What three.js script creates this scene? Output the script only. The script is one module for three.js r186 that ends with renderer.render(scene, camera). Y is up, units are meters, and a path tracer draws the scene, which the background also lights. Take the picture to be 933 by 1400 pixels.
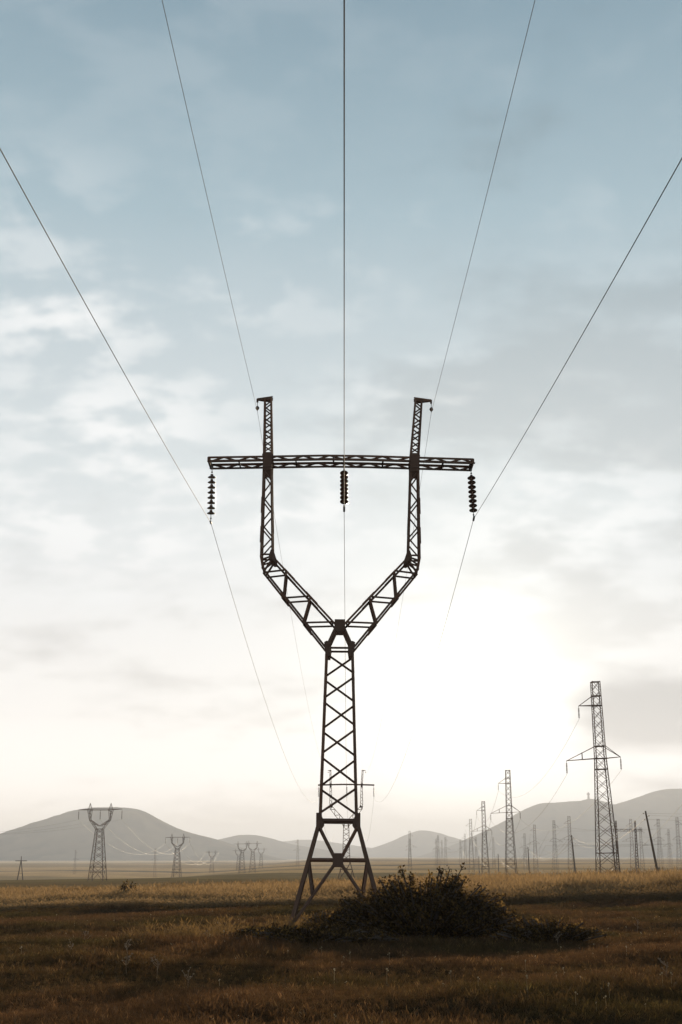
import * as THREE from 'three';
import { ImprovedNoise } from 'three/addons/math/ImprovedNoise.js';
import { mergeGeometries } from 'three/addons/utils/BufferGeometryUtils.js';

// ---------------------------------------------------------------- camera, sky, sun, exposure
const EYE = 1.75;
const scene = new THREE.Scene();
const camera = new THREE.PerspectiveCamera(42, 682 / 1024, 0.1, 40000);
camera.position.set(0, EYE, 0);
camera.rotation.x = THREE.MathUtils.degToRad(14.48);
const renderer = new THREE.WebGLRenderer({ antialias: true });
renderer.setSize(682, 1024);
renderer.toneMapping = THREE.LinearToneMapping;
renderer.toneMappingExposure = 2.6;
renderer.shadowMap.enabled = true;

const V = (x, y, z) => new THREE.Vector3(x, y, z);
const SUN_AZ = 0.0953, SUN_EL = THREE.MathUtils.degToRad(6.8);
const sunDir = V(Math.sin(SUN_AZ) * Math.cos(SUN_EL), Math.sin(SUN_EL), -Math.cos(SUN_AZ) * Math.cos(SUN_EL));
const sun = new THREE.DirectionalLight(new THREE.Color().setRGB(1.0, 0.8, 0.56), 4.9);
sun.position.copy(sunDir).multiplyScalar(400);
sun.castShadow = true;
sun.shadow.radius = 2.2;
sun.shadow.mapSize.set(2048, 2048);
Object.assign(sun.shadow.camera, { left: -120, right: 120, top: 120, bottom: -120, near: 1, far: 900 });
scene.add(sun, sun.target);

function rng(seed) { return () => { seed |= 0; seed = seed + 0x6D2B79F5 | 0; let t = Math.imul(seed ^ seed >>> 15, 1 | seed); t = t + Math.imul(t ^ t >>> 7, 61 | t) ^ t; return ((t ^ t >>> 14) >>> 0) / 4294967296; }; }
const clamp = (x, a, b) => Math.min(b, Math.max(a, x));
const smooth = (a, b, x) => { const t = clamp((x - a) / (b - a), 0, 1); return t * t * (3 - 2 * t); };
const lin = (c) => { c /= 255; return c <= 0.04045 ? c / 12.92 : ((c + 0.055) / 1.055) ** 2.4; };
const noise = new ImprovedNoise();
function fbm(x, y, z, n) { let a = 0.5, s = 0; for (let i = 0; i < n; i++) { s += a * noise.noise(x, y, z); x = x * 2.03 + 3.1; y = y * 2.03 + 1.7; z = z * 2.03 + 0.9; a *= 0.5; } return s; }

function makeSky() {
  const W = 4096, H = 2048, data = new Float32Array(W * H * 4), UNIT = 1 / renderer.toneMappingExposure;
  const keys = [[-90, 225, 220, 214], [0, 292, 285, 278], [3, 286, 281, 276], [6, 260, 258, 255], [9, 247, 247, 246], [12, 233, 237, 239], [16, 214, 223, 227], [21, 193, 207, 214], [27, 160, 185, 197], [36, 124, 154, 171], [50, 100, 132, 153], [90, 80, 110, 137]]
    .map(([e, ...c]) => [e, ...c.map(lin)]);
  const R2D = 180 / Math.PI, AZ0 = -Math.PI / 2;
  const banks = [[-13, 22, 4.2, 2.0, 0.7], [-10, 17.3, 5.5, 3, 0.8], [-4.4, 24.5, 1.8, 2.2, 0.5], [-12, 13, 8, 2.8, 1.0], [-2, 14.5, 5, 2.4, 0.7], [10, 14, 6, 2.6, 0.8], [4, 19, 6, 2, 0.4], [-13, 28.6, 3.5, 1.4, 0.26], [7.5, 32.5, 2, 1.2, 0.22]];
  for (let j = 0; j < H; j++) {
    const el = (j + 0.5) / H * Math.PI - Math.PI / 2, ed = el * R2D, ce = Math.cos(el), se = Math.sin(el);
    let k = 0; while (k < keys.length - 2 && ed > keys[k + 1][0]) k++;
    const A = keys[k], B = keys[k + 1], t = clamp((ed - A[0]) / (B[0] - A[0]), 0, 1);
    const base = [1, 2, 3].map((i) => A[i] + (B[i] - A[i]) * t);
    for (let i = 0; i < W; i++) {
      const az = ((i + 0.5) / W - 0.5) * 2 * Math.PI, dx = Math.cos(az) * ce, dz = Math.sin(az) * ce;
      let [r, g, b] = base, bank = 0;
      if (ed > -0.5) {
        let ad = (az - AZ0) * R2D; if (ad > 180) ad -= 360;
        const q = 1 / (Math.max(se, 0) + 0.22), px = dx * q * 2.2, pz = dz * q * 2.2;
        const wx = noise.noise(px * 1.1 + 7, pz * 1.1, 2.2), wz = noise.noise(px * 1.1, pz * 1.1 + 4, 5.2);
        const veil = fbm(px * 0.7 + wx * 0.35 + 1.3, pz * 0.7 + wz * 0.35, 0.5, 3);
        const fine = fbm(px * 5.4 + wx * 0.5 + 11.2, pz * 6.6 + wz * 0.5 + 3.4, 1.5, 7);
        let env = 0.06 + 0.34 * smooth(-0.05, 0.4, veil);
        for (const [ca, ce2, wa, we, am] of banks) env = Math.max(env, am * Math.exp(-(((ad - ca) / wa) ** 2) - ((ed - ce2) / we) ** 2) + env * 0.6);
        env *= (smooth(75, 40, ed) * 0.7 + 0.3) * (1 - 0.68 * smooth(25, 30, ed));
        const m = clamp(smooth(-0.12, 0.34, fine + env * 0.2 - 0.06) * env * 0.95 + env * 0.08, 0, 0.95);
        const lift = 0.93;
        r += Math.max(0, lift - r) * m; g += Math.max(0, lift * 1.02 - g) * m; b += Math.max(0, lift * 1.03 - b) * m;
        const shade = smooth(0.02, -0.3, veil + fine * 0.35) * 0.17;
        const lowN = fbm(px * 0.8 + 21.7, pz * 1.1 + 9.1, 3.5, 5) * 0.55 + Math.exp(-(((ad - 13.5) / 4.5) ** 2) - ((ed - 6.4) / 2.2) ** 2) * 0.5;
        const low = smooth(0.05, 0.34, lowN) * smooth(14, 8.5, ed) * smooth(0.5, 3, ed) * 0.36; bank = low;
        const d = (1 - shade) * (1 - low); r *= d; g *= d; b *= d;
      }
      const cg = clamp(dx * sunDir.x + se * sunDir.y + dz * sunDir.z, -1, 1), ang = Math.acos(cg) * R2D;
      const core = 1.3 * Math.exp(-((ang / 2.6) ** 2)), mid = 0.62 * Math.exp(-ang / 3.6), wide = 0.1 * Math.exp(-ang / 14);
      const thru = 1 - 1.7 * bank; // the low clouds lie before the glow
      r += (core + mid * 1.03 + wide * 1.05) * thru; g += (core * 0.95 + mid * 0.98 + wide) * thru; b += (core * 0.76 + mid * 0.8 + wide * 0.88) * thru;
      const o = (j * W + i) * 4; data[o] = r * UNIT; data[o + 1] = g * UNIT; data[o + 2] = b * UNIT; data[o + 3] = 1;
    }
  }
  const tx = new THREE.DataTexture(data, W, H, THREE.RGBAFormat, THREE.FloatType);
  tx.mapping = THREE.EquirectangularReflectionMapping; tx.magFilter = THREE.LinearFilter; tx.minFilter = THREE.LinearFilter; tx.needsUpdate = true;
  return tx;
}
scene.background = makeSky();
scene.environment = scene.background;
scene.fog = new THREE.FogExp2(new THREE.Color().setRGB(0.86, 0.91, 1.0), 1.2e-4);

// ---------------------------------------------------------------- helpers
const taken = {};
function numbered(name) { const n = taken[name] = (taken[name] ?? -1) + 1; return n ? `${name}_${String(n).padStart(3, '0')}` : name; }
function tag(o, label, category, group, kind) { if (label) o.userData.label = label; if (category) o.userData.category = category; if (group) o.userData.group = group; if (kind) o.userData.kind = kind; return o; }
function mesh(name, geo, mat, parent) { const m = new THREE.Mesh(geo, mat); m.name = name; m.castShadow = m.receiveShadow = true; parent.add(m); return m; }
function group(name, parent) { const g = new THREE.Group(); g.name = name; parent.add(g); return g; }
function top(name) { return group(numbered(name), scene); }
const rgb = (r, g, b) => new THREE.Color().setRGB(r, g, b);
const std = (r, g, b, rough = 0.9, metal = 0) => new THREE.MeshStandardMaterial({ color: rgb(r, g, b), roughness: rough, metalness: metal });

const PROFILE = [[-15, -1.75], [15, -1.75], [30, -1.95], [43, -2.25], [65, -2.25], [100, -2.6], [203, -3.8], [324, -5.3], [548, -7.6], [900, -9], [1250, -9], [1600, -8], [3000, -6], [90000, -6]];
function profile(D) {
  if (D <= PROFILE[0][0]) return PROFILE[0][1];
  let k = 0; while (D > PROFILE[k + 1][0]) k++;
  const P = (i) => PROFILE[clamp(i, 0, PROFILE.length - 1)], [a, p] = P(k), [b, q] = P(k + 1), t = (D - a) / (b - a);
  const w = Math.min(b - a, 60) / (b - a); // smooth near the knots only
  return p + (q - p) * (t + (smooth(0, 1, t) - t) * 0.35 * w);
}
function ground(x, D) {
  const side = 0.015 * 60 * Math.tanh(x / 60) * smooth(20, 60, D) * smooth(700, 200, D);
  const near = smooth(160, 40, D);
  const bump = near * (0.2 * noise.noise(x * 0.16, D * 0.2, 0.3) + 0.08 * noise.noise(x * 0.5, D * 0.6, 4.3)) + 0.35 * (1 - near) * noise.noise(x * 0.012, D * 0.012, 7.7);
  const dip = -9 * smooth(20, 180, -x) * smooth(350, 900, D);
  return EYE + profile(D) + side + bump + dip;
}

// angle-iron bar between two points, its corner towards `out`
function bar(p, q, a = 0.06, out = null, t = 0) {
  t = t || Math.max(0.008, a * 0.14);
  const w = q.clone().sub(p).normalize();
  let o = (out ?? V(0.3, 0.4, 1)).clone(); o.addScaledVector(w, -o.dot(w));
  if (o.lengthSq() < 1e-6) { o = V(1, 0.2, 0.1); o.addScaledVector(w, -o.dot(w)); }
  o.normalize();
  const s = w.clone().cross(o), u = o.clone().add(s).multiplyScalar(-Math.SQRT1_2), v = o.clone().sub(s).multiplyScalar(-Math.SQRT1_2);
  const prof = [[0, 0], [a, 0], [a, t], [t, t], [t, a], [0, a]].map(([x, y]) => [x - a * 0.36, y - a * 0.36]);
  const pt = (b, [x, y]) => b.clone().addScaledVector(u, x).addScaledVector(v, y);
  const P = prof.map((c) => pt(p, c)), Q = prof.map((c) => pt(q, c)), pos = [];
  const tri = (...l) => l.forEach((c) => pos.push(c.x, c.y, c.z));
  for (let i = 0; i < 6; i++) { const j = (i + 1) % 6; tri(P[i], P[j], Q[j]); tri(P[i], Q[j], Q[i]); }
  for (const [i, j, k] of [[0, 1, 2], [0, 2, 3], [0, 3, 4], [0, 4, 5]]) { tri(P[i], P[k], P[j]); tri(Q[i], Q[j], Q[k]); }
  const g = new THREE.BufferGeometry(); g.setAttribute('position', new THREE.Float32BufferAttribute(pos, 3)); g.computeVertexNormals();
  return g;
}
// flat plate of an outline in x and y, at depth z
function plate(pts, z, th = 0.014) {
  const g = new THREE.ExtrudeGeometry(new THREE.Shape(pts.map(([x, y]) => new THREE.Vector2(x, y))), { depth: th, bevelEnabled: false });
  g.translate(0, 0, z - th / 2); return g;
}
const mix = (a, b, t) => a.clone().lerp(b, t);
// zigzag lacing between two chords: a list of [point, point]
function zigzag(a0, a1, b0, b1, n, first = 0, ecc = 0.06) {
  const out = [];
  for (let i = 0; i < n; i++) {
    const t0 = (i + ecc) / n, t1 = (i + 1 - ecc) / n;
    out.push((i + first) % 2 ? [mix(b0, b1, t0), mix(a0, a1, t1)] : [mix(a0, a1, t0), mix(b0, b1, t1)]);
  }
  return out;
}
const steels = [std(0.078, 0.042, 0.026, 0.88, 0), std(0.065, 0.036, 0.023, 0.88, 0), std(0.095, 0.047, 0.027, 0.92, 0)];
let tone = 0; const steel = () => steels[(tone = (tone * 5 + 3) % 7) % 3];

// ---------------------------------------------------------------- ground
{
  const rows = [], cols = [];
  for (let D = -150; D < -10; D += 10) rows.push(D);
  for (let D = -10; D < 70; D += 0.45) rows.push(D);
  for (let D = 70; D < 17500; D *= 1.016) rows.push(D);
  const NC = 240; for (let i = 0; i <= NC; i++) { const t = i / NC * 2 - 1; cols.push(Math.sinh(t * 8) / Math.sinh(8) * 7600); }
  const pos = [], col = [], uv = [], idx = [];
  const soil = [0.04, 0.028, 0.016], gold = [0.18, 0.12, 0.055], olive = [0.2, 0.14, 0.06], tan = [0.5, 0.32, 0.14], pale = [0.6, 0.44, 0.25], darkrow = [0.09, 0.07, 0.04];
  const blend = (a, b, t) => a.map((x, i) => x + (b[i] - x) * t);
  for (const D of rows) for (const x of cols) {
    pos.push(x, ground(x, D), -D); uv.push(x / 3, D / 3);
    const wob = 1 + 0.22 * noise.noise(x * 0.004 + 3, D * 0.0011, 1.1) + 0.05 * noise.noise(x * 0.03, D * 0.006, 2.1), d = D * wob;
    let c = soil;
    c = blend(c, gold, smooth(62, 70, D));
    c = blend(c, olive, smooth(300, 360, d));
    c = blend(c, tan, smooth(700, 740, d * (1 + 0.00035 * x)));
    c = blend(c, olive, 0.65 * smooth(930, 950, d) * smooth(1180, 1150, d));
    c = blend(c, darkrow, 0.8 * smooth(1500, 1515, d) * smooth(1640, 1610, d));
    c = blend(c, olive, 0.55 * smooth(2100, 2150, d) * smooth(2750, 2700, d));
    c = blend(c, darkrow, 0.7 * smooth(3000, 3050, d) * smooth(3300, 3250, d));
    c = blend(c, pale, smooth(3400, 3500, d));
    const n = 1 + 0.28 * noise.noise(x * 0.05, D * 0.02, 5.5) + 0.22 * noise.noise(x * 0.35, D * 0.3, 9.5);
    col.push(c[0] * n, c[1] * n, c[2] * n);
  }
  const n = cols.length;
  for (let j = 0; j < rows.length - 1; j++) for (let i = 0; i < n - 1; i++) { const a = j * n + i, b = a + 1, c = a + n, d = c + 1; idx.push(a, b, c, b, d, c); }
  const g = new THREE.BufferGeometry();
  g.setAttribute('position', new THREE.Float32BufferAttribute(pos, 3)); g.setAttribute('color', new THREE.Float32BufferAttribute(col, 3)); g.setAttribute('uv', new THREE.Float32BufferAttribute(uv, 2));
  g.setIndex(idx); g.computeVertexNormals();
  const S = 512, px = new Uint8Array(S * S * 4), R = rng(5);
  for (let y = 0; y < S; y++) for (let x = 0; x < S; x++) {
    const a = x / S * Math.PI * 2, b = y / S * Math.PI * 2;
    let v = 222 + 60 * fbm(Math.cos(a) * 3 + 9, Math.sin(a) * 3 + Math.cos(b) * 3, Math.sin(b) * 3, 4) + (R() - 0.5) * 90; v = clamp(v, 40, 255);
    px.set([v, v, v, 255], (y * S + x) * 4);
  }
  const tx = new THREE.DataTexture(px, S, S); tx.wrapS = tx.wrapT = THREE.RepeatWrapping; tx.magFilter = THREE.LinearFilter; tx.minFilter = THREE.LinearMipmapLinearFilter; tx.generateMipmaps = true; tx.colorSpace = THREE.SRGBColorSpace; tx.needsUpdate = true;
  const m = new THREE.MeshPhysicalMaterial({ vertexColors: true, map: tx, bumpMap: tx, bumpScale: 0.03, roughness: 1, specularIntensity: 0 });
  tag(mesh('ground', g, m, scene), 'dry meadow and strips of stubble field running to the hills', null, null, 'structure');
}

// ---------------------------------------------------------------- hills
function hill(name, D, pts, depth, label, seed, c = [0.1, 0.085, 0.05]) {
  const K = D > 8000 ? 1.35 : D > 4500 ? 1.65 : 1.5; D *= K; depth *= K; pts = pts.map(([x, y]) => [x * K, (y - 17) * K + 17]);
  const x0 = pts[0][0], x1 = pts[pts.length - 1][0];
  const curve = (x) => { // Catmull-Rom through the crest heights
    let k = 0; while (k < pts.length - 2 && x > pts[k + 1][0]) k++;
    const P = (i) => pts[clamp(i, 0, pts.length - 1)], [xa, ya] = P(k), [xb, yb] = P(k + 1), t = (x - xa) / (xb - xa);
    const ma = (P(k + 1)[1] - P(k - 1)[1]) / (P(k + 1)[0] - P(k - 1)[0] || 1) * (xb - xa), mb = (P(k + 2)[1] - P(k)[1]) / (P(k + 2)[0] - P(k)[0] || 1) * (xb - xa);
    return (2 * t ** 3 - 3 * t * t + 1) * ya + (t ** 3 - 2 * t * t + t) * ma + (3 * t * t - 2 * t ** 3) * yb + (t ** 3 - t * t) * mb;
  };
  const NX = 200, NZ = 60, pos = [], col = [], idx = [];
  for (let j = 0; j <= NZ; j++) for (let i = 0; i <= NX; i++) {
    const x = x0 + (x1 - x0) * i / NX, w = (j / NZ * 2 - 1), f = Math.exp(-w * w * 4.2) - 0.014;
    const nz = w * depth, rough = fbm(x * 0.006 + seed, nz * 0.004, seed, 5), edge = smooth(0, 0.12, i / NX) * smooth(1, 0.88, i / NX);
    const h = curve(x + rough * 30 * Math.abs(w)) * f * (1 + rough * 0.22 * Math.min(1, Math.abs(w) * 4)) * (0.25 + 0.75 * edge) + rough * 3 * edge;
    pos.push(x, h - 17 + EYE - 3 * (1 - edge), -(D + nz));
    const n = 1 + rough * 0.9 + 0.35 * noise.noise(x * 0.02, nz * 0.008, seed); const sc = smooth(0.02, 0.22, fbm(x * 0.011 + seed, nz * 0.006, 2.2 + seed, 4)) * 0.55; col.push(c[0] * n * (1 - sc), c[1] * n * (1 - sc * 0.85), c[2] * n * (1 - sc * 0.8));
  }
  for (let j = 0; j < NZ; j++) for (let i = 0; i < NX; i++) { const a = j * (NX + 1) + i, b = a + 1, e = a + NX + 1; idx.push(a, b, e, b, e + 1, e); }
  const g = new THREE.BufferGeometry(); g.setAttribute('position', new THREE.Float32BufferAttribute(pos, 3)); g.setAttribute('color', new THREE.Float32BufferAttribute(col, 3)); g.setIndex(idx); g.computeVertexNormals();
  tag(mesh(numbered(name), g, new THREE.MeshPhysicalMaterial({ vertexColors: true, roughness: 1, specularIntensity: 0 }), scene), label, null, null, 'structure');
}
hill('hill', 4200, [[-1800, 8], [-1492, 18], [-1268, 41], [-1157, 58], [-1045, 79], [-933, 119], [-854, 145], [-809, 158], [-742, 164], [-675, 165], [-630, 161], [-597, 150], [-541, 119], [-485, 95], [-429, 80], [-373, 66], [-283, 38], [-149, 8], [-80, 0]], 900, 'broad flat-topped cone hill behind the waisted pylons', 3.1);
hill('hill', 5200, [[-900, 0], [-739, 14], [-572, 57], [-462, 81], [-392, 95], [-337, 98], [-281, 89], [-184, 63], [-73, 44], [65, 15], [200, 0]], 900, 'low rounded hill beside the foot of the flat-topped hill', 7.3);
hill('hill', 9000, [[-1100, 0], [-799, 45], [-511, 91], [-319, 119], [-199, 124], [-31, 105], [161, 77], [449, 40], [700, 0]], 1400, 'faint far blue ridge between the hills', 11.9);
hill('hill', 6500, [[-60, 0], [47, 20], [151, 57], [237, 87], [307, 118], [376, 138], [445, 131], [532, 104], [636, 81], [844, 30], [1000, 0]], 1000, 'small pale rounded hill under the glowing sky', 15.2);
hill('hill', 5000, [[100, 0], [249, 14], [356, 40], [462, 81], [596, 144], [716, 204], [809, 212], [876, 217], [910, 225], [956, 217], [1001, 205], [1076, 227], [1169, 256], [1244, 262], [1395, 254], [1582, 201], [1849, 97], [2100, 14], [2300, 0]], 1100, 'long two-topped hill carrying a tiny mast', 19.4);
{
  const t = top('hilltop_mast'); t.position.set(908 * 1.65, (225 - 17) * 1.65 - 4 + EYE, -8250); t.scale.setScalar(1.5);
  tag(t, 'tiny stubby mast standing on the crest of the long hill', 'mast');
  mesh('shaft', new THREE.CylinderGeometry(3.2, 4.6, 26, 8).translate(0, 11, 0), steels[1], t);
  mesh('cabin', new THREE.CylinderGeometry(6.5, 6.5, 5, 8).translate(0, 17, 0), steels[0], t);
}

// ---------------------------------------------------------------- the near pylon
const MAIN = { D: 43, lean: -0.0075 };
function makePylon(spec) {
  const { horn } = spec, root = new THREE.Group();
  const add = (name, parent, p, q, a, out) => mesh(name, bar(p, q, a, out), steel(), parent);
  const addPlate = (parent, pts, z, name = 'gusset_plate') => mesh(name, plate(pts, z), steels[1], parent);
  // ---- body: waist to shoulders, half width by height
  const body = group('tower_body', root);
  const half = (y) => y > 3.34 ? 0.575 - (y - 3.34) / 5.4 * 0.15 : 0.575 + (3.34 - y) / 3.34 * 0.92;
  const C = (sx, sz, y) => V(sx * half(y), y, sz * half(y));
  for (const sx of [-1, 1]) for (const sz of [-1, 1]) {
    add('leg', body, C(sx, sz, 3.3), C(sx, sz, 8.85), 0.085, V(sx, 0, sz));
    add('splayed_leg', body, C(sx, sz, -0.25), C(sx, sz, 3.42), 0.105, V(sx, 0, sz));
  }
  const nodes = [3.48, 4.38, 5.32, 6.2, 7.06, 7.86, 8.62];
  const faces = [[V(0, 0, 1), (s, y) => C(s, 1, y)], [V(0, 0, -1), (s, y) => C(s, -1, y)], [V(1, 0, 0), (s, y) => C(1, s, y)], [V(-1, 0, 0), (s, y) => C(-1, s, y)]];
  faces.forEach(([n, F], f) => {
    for (let i = 0; i < 6; i++) { const s = (i + f) % 2 ? 1 : -1; add('lacing_bar', body, F(s, nodes[i] + 0.075).addScaledVector(n, 0.012), F(-s, nodes[i + 1] - 0.075).addScaledVector(n, 0.012), 0.05, n); }
    add('shoulder_tie', body, F(-1, 8.74), F(1, 8.74), 0.05, n);
    add('belt', body, F(-1, 3.32), F(1, 3.32), 0.1, n);
    add('lower_belt', body, F(-1, 2.14), F(1, 2.14), 0.085, n);
    const mid = mix(F(-1, 2.16), F(1, 2.16), 0.5);
    for (const s of [-1, 1]) {
      add('upper_strut', body, F(s, 3.18), mid.clone().add(F(s, 2.3).sub(mid).multiplyScalar(0.1)), 0.075, n);
      const low = F(s, 0.1), m2 = mix(mid, low, 0.52);
      add('knee_brace', body, mid, low, 0.07, n);
      add('redundant_strut', body, F(s, 2.1), m2, 0.06, n);
    }
    if (n.z) {
      const z = mid.z + n.z * 0.07;
      addPlate(body, [[-0.16, 1.98], [-0.1, 1.93], [0.1, 1.93], [0.16, 1.98], [0.16, 2.3], [0.1, 2.35], [-0.1, 2.35], [-0.16, 2.3]], z);
      for (const s of [-1, 1]) {
        const x = s * half(3.3), bz = n.z * (half(3.3) + 0.05);
        addPlate(body, [[x + s * 0.1, 3.28], [x + s * 0.1, 3.56], [x - s * 0.03, 3.56], [x - s * 0.13, 3.34], [x - s * 0.14, 3.2], [x - s * 0.02, 3.02], [x + s * 0.1, 3.02]], bz);
        addPlate(body, [[s * 0.5, 8.92], [s * 0.44, 8.48], [s * 0.3, 8.46], [s * 0.26, 8.74], [s * 0.29, 8.94], [s * 0.42, 8.96]], n.z * 0.475);
      }
      addPlate(body, [[-0.14, 9.29], [0.14, 9.29], [0.175, 9.4], [0.165, 9.66], [-0.165, 9.66], [-0.175, 9.4]], n.z * 0.475);
    }
  });
  const footing = std(0.3, 0.28, 0.25); for (const [a, b] of [[-1, -1], [1, -1], [-1, 1], [1, 1]]) mesh('footing', new THREE.CylinderGeometry(0.22, 0.26, 0.5, 10).translate(a * 1.5, -0.2, b * 1.5), footing, body);
  // ---- the two bent arms
  for (const s of [-1, 1]) {
    const arm = group('arm', root), dz = 0.42;
    const O = (y) => { // outer chord
      const k = [[0.42, 8.7], [2.56, 11.34], [2.61, 11.72], [2.585, 14.98]]; let i = 0; while (i < 2 && y > k[i + 1][1]) i++;
      return s * (k[i][0] + (k[i + 1][0] - k[i][0]) * (y - k[i][1]) / (k[i + 1][1] - k[i][1]));
    };
    const I = (y) => { const k = [[0.1, 9.46], [2.235, 11.74], [2.325, 14.98]]; let i = y > 11.74 ? 1 : 0; return s * (k[i][0] + (k[i + 1][0] - k[i][0]) * (y - k[i][1]) / (k[i + 1][1] - k[i][1])); };
    for (const z of [-dz, dz]) {
      const n = V(0, 0, Math.sign(z)), o = (y) => V(O(y), y, z), k = (y) => V(I(y), y, z), j = Math.sign(z) * 0.012;
      add('outer_chord', arm, o(8.7), o(11.36), 0.068, V(s, -1, n.z)); add('outer_chord', arm, o(11.3), o(11.75), 0.075, V(s, -0.4, n.z)); add('outer_chord', arm, o(11.7), o(14.98), 0.06, V(s, 0, n.z));
      add('inner_chord', arm, k(9.46), k(11.76), 0.068, V(-s, 1, n.z)); add('inner_chord', arm, k(11.72), k(14.98), 0.06, V(-s, 0, n.z));
      const B = (name, p, q, a = 0.052) => { p.z += j; q.z += j; add(name, arm, p, q, a, n); };
      B('lacing_bar', o(11.2), k(11.28), 0.045); B('lacing_bar', o(10.36), k(10.42), 0.045); B('lacing_bar', o(9.55), k(9.58), 0.045);
      B('lacing_bar', k(11.24), o(10.44), 0.05); B('lacing_bar', k(10.38), o(9.62), 0.05);
      B('lacing_bar', k(11.7), o(11.24), 0.05); B('lacing_bar', k(11.72), o(11.45), 0.045); B('lacing_bar', k(11.74), o(11.62), 0.045); B('lacing_bar', k(11.8), o(11.8), 0.045);
      add('crotch_strut', arm, V(s * 0.12, 9.4, z), V(s * 0.38, 8.82, z), 0.085, n);
      for (const [p, q] of zigzag(k(11.9), k(14.75), o(11.9), o(14.75), 6, 1, 0.06)) B('lacing_bar', p, q, 0.036);
      addPlate(arm, [[I(11.58) - s * 0.02, 11.58], [I(11.95) - s * 0.05, 11.95], [I(11.95) + s * 0.04, 11.95], [I(11.74) + s * 0.11, 11.72], [I(11.6) + s * 0.09, 11.56]], z + Math.sign(z) * 0.05);
      addPlate(arm, [[O(14.7) + s * 0.02, 14.66], [O(14.7) + s * 0.02, 15.1], [I(14.7) - s * 0.02, 15.1], [I(14.7) - s * 0.02, 14.66]], z + Math.sign(z) * 0.055);
      // splice plates where the chord angles lap
      for (const [F2, y0, y1, sd] of [[O, 13.2, 13.75, 1], [O, 12.2, 12.75, 1], [I, 12.7, 13.3, -1], [I, 11.98, 12.4, -1]]) add('splice_plate', arm, V(F2(y0) + s * sd * 0.022, y0, z), V(F2(y1) + s * sd * 0.016, y1, z), 0.05, V(s * sd, 0, n.z));
      for (const [F2, y0, y1, sx, sy] of [[I, 10.95, 11.3, -0.014, 0.016], [I, 10.15, 10.55, -0.014, 0.016], [O, 10.25, 10.55, 0.014, -0.016], [O, 9.3, 9.65, 0.014, -0.016]]) add('splice_plate', arm, V(F2(y0) + s * sx, y0 + sy, z), V(F2(y1) + s * sx, y1 + sy, z), 0.06, V(s * Math.sign(sx), Math.sign(sy), n.z));
    }
    for (const y of [9.6, 10.4, 11.24]) { add('cross_tie', arm, V(O(y), y, -dz), V(O(y), y, dz), 0.045); add('cross_tie', arm, V(I(y), y, -dz), V(I(y), y, dz), 0.045); }
    for (const F2 of [O, I]) for (const [p, q] of zigzag(V(F2(11.9), 11.9, -dz), V(F2(14.8), 14.8, -dz), V(F2(11.9), 11.9, dz), V(F2(14.8), 14.8, dz), 4)) add('side_lacing', arm, p, q, 0.03);
  }
  // ---- crossarm: two slim trusses side by side
  const cross = group('crossarm', root), bow = (x) => 0.11 * (1 - Math.min(1, (Math.abs(x) / 4.43)));
  for (const z of [-0.43, 0.43]) {
    const n = V(0, 0, Math.sign(z)), cuts = [-4.42, -2.45, -0.5, 0.9, 2.45, 4.4];
    const at = (x, y) => V(x, y + bow(x), z);
    for (let i = 0; i < 5; i++) { add('chord', cross, at(cuts[i], 15.09), at(cuts[i + 1], 15.09), 0.072, V(0, 1, n.z)); add('chord', cross, at(cuts[i], 14.95), at(cuts[i + 1], 14.95), 0.072, V(0, -1, n.z)); }
    let x = -4.34, up = z > 0; while (x < 4.2) { const w = 0.44; add('lacing_bar', cross, at(x, up ? 14.955 : 15.085), at(x + w, up ? 15.085 : 14.955), 0.045, n); up = !up; x += w; }
    for (const x of [-4.4, 4.38]) add('end_post', cross, at(x, 14.93), at(x, 15.11), 0.08, n);
    for (const s of [-1, 1]) addPlate(cross, [[s * 2.32, 14.76], [s * 2.27, 15.2], [s * 2.35, 15.27], [s * 2.55, 15.27], [s * 2.63, 15.2], [s * 2.58, 14.76]], z + n.z * 0.075);
  }
  for (const [x, dy] of [[-4.4, 15.09], [-4.4, 14.95], [4.38, 15.09], [4.38, 14.95], [0.1, 15.09], [0.1, 14.95], [-0.25, 15.09], [-3.4, 14.95], [-1.5, 14.95], [1.4, 14.95], [3.4, 14.95], [-2.45, 15.09], [2.45, 15.09]])
    add('cross_tie', cross, V(x, dy + bow(x), -0.43), V(x, dy + bow(x), 0.43), Math.abs(x) > 4 ? 0.075 : 0.05);
  // ---- earth wire peaks
  for (const s of [-1, 1]) {
    const pk = group('earth_wire_peak', root), [xb, xt] = [s * 2.45, s * (2.45 + horn[s < 0 ? 0 : 1])], tip = s * spec.tip[s < 0 ? 0 : 1];
    const K = (a, c, y) => { const t = (y - 15.1) / 2.2; return V(xb + (xt - xb) * t + a * (0.14 - 0.025 * t), y, c * (0.4 - 0.28 * t)); };
    for (const a of [-1, 1]) for (const c of [-1, 1]) add('chord', pk, K(a, c, 15.1), K(a, c, 17.32), 0.062, V(a, 0, c));
    for (const c of [-1, 1]) for (const [p, q] of zigzag(K(-1, c, 15.3), K(-1, c, 17.2), K(1, c, 15.3), K(1, c, 17.2), 9, s > 0 ? 1 : 0, 0.03)) add('lacing_bar', pk, p, q, 0.036, V(0, 0, c));
    for (const a of [-1, 1]) for (const [p, q] of zigzag(K(a, -1, 15.3), K(a, -1, 17.2), K(a, 1, 15.3), K(a, 1, 17.2), 6)) add('side_lacing', pk, p, q, 0.034, V(a, 0, 0));
    for (const c of [-1, 1]) {
      add('outrigger', pk, V(xt - s * 0.16, 17.34, c * 0.12), V(tip, 17.3, 0), 0.075, V(0, 1, c)); add('outrigger', pk, V(xt - s * 0.14, 17.24, c * 0.12), V(tip, 17.27, 0), 0.06, V(0, -1, c));
    }
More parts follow.
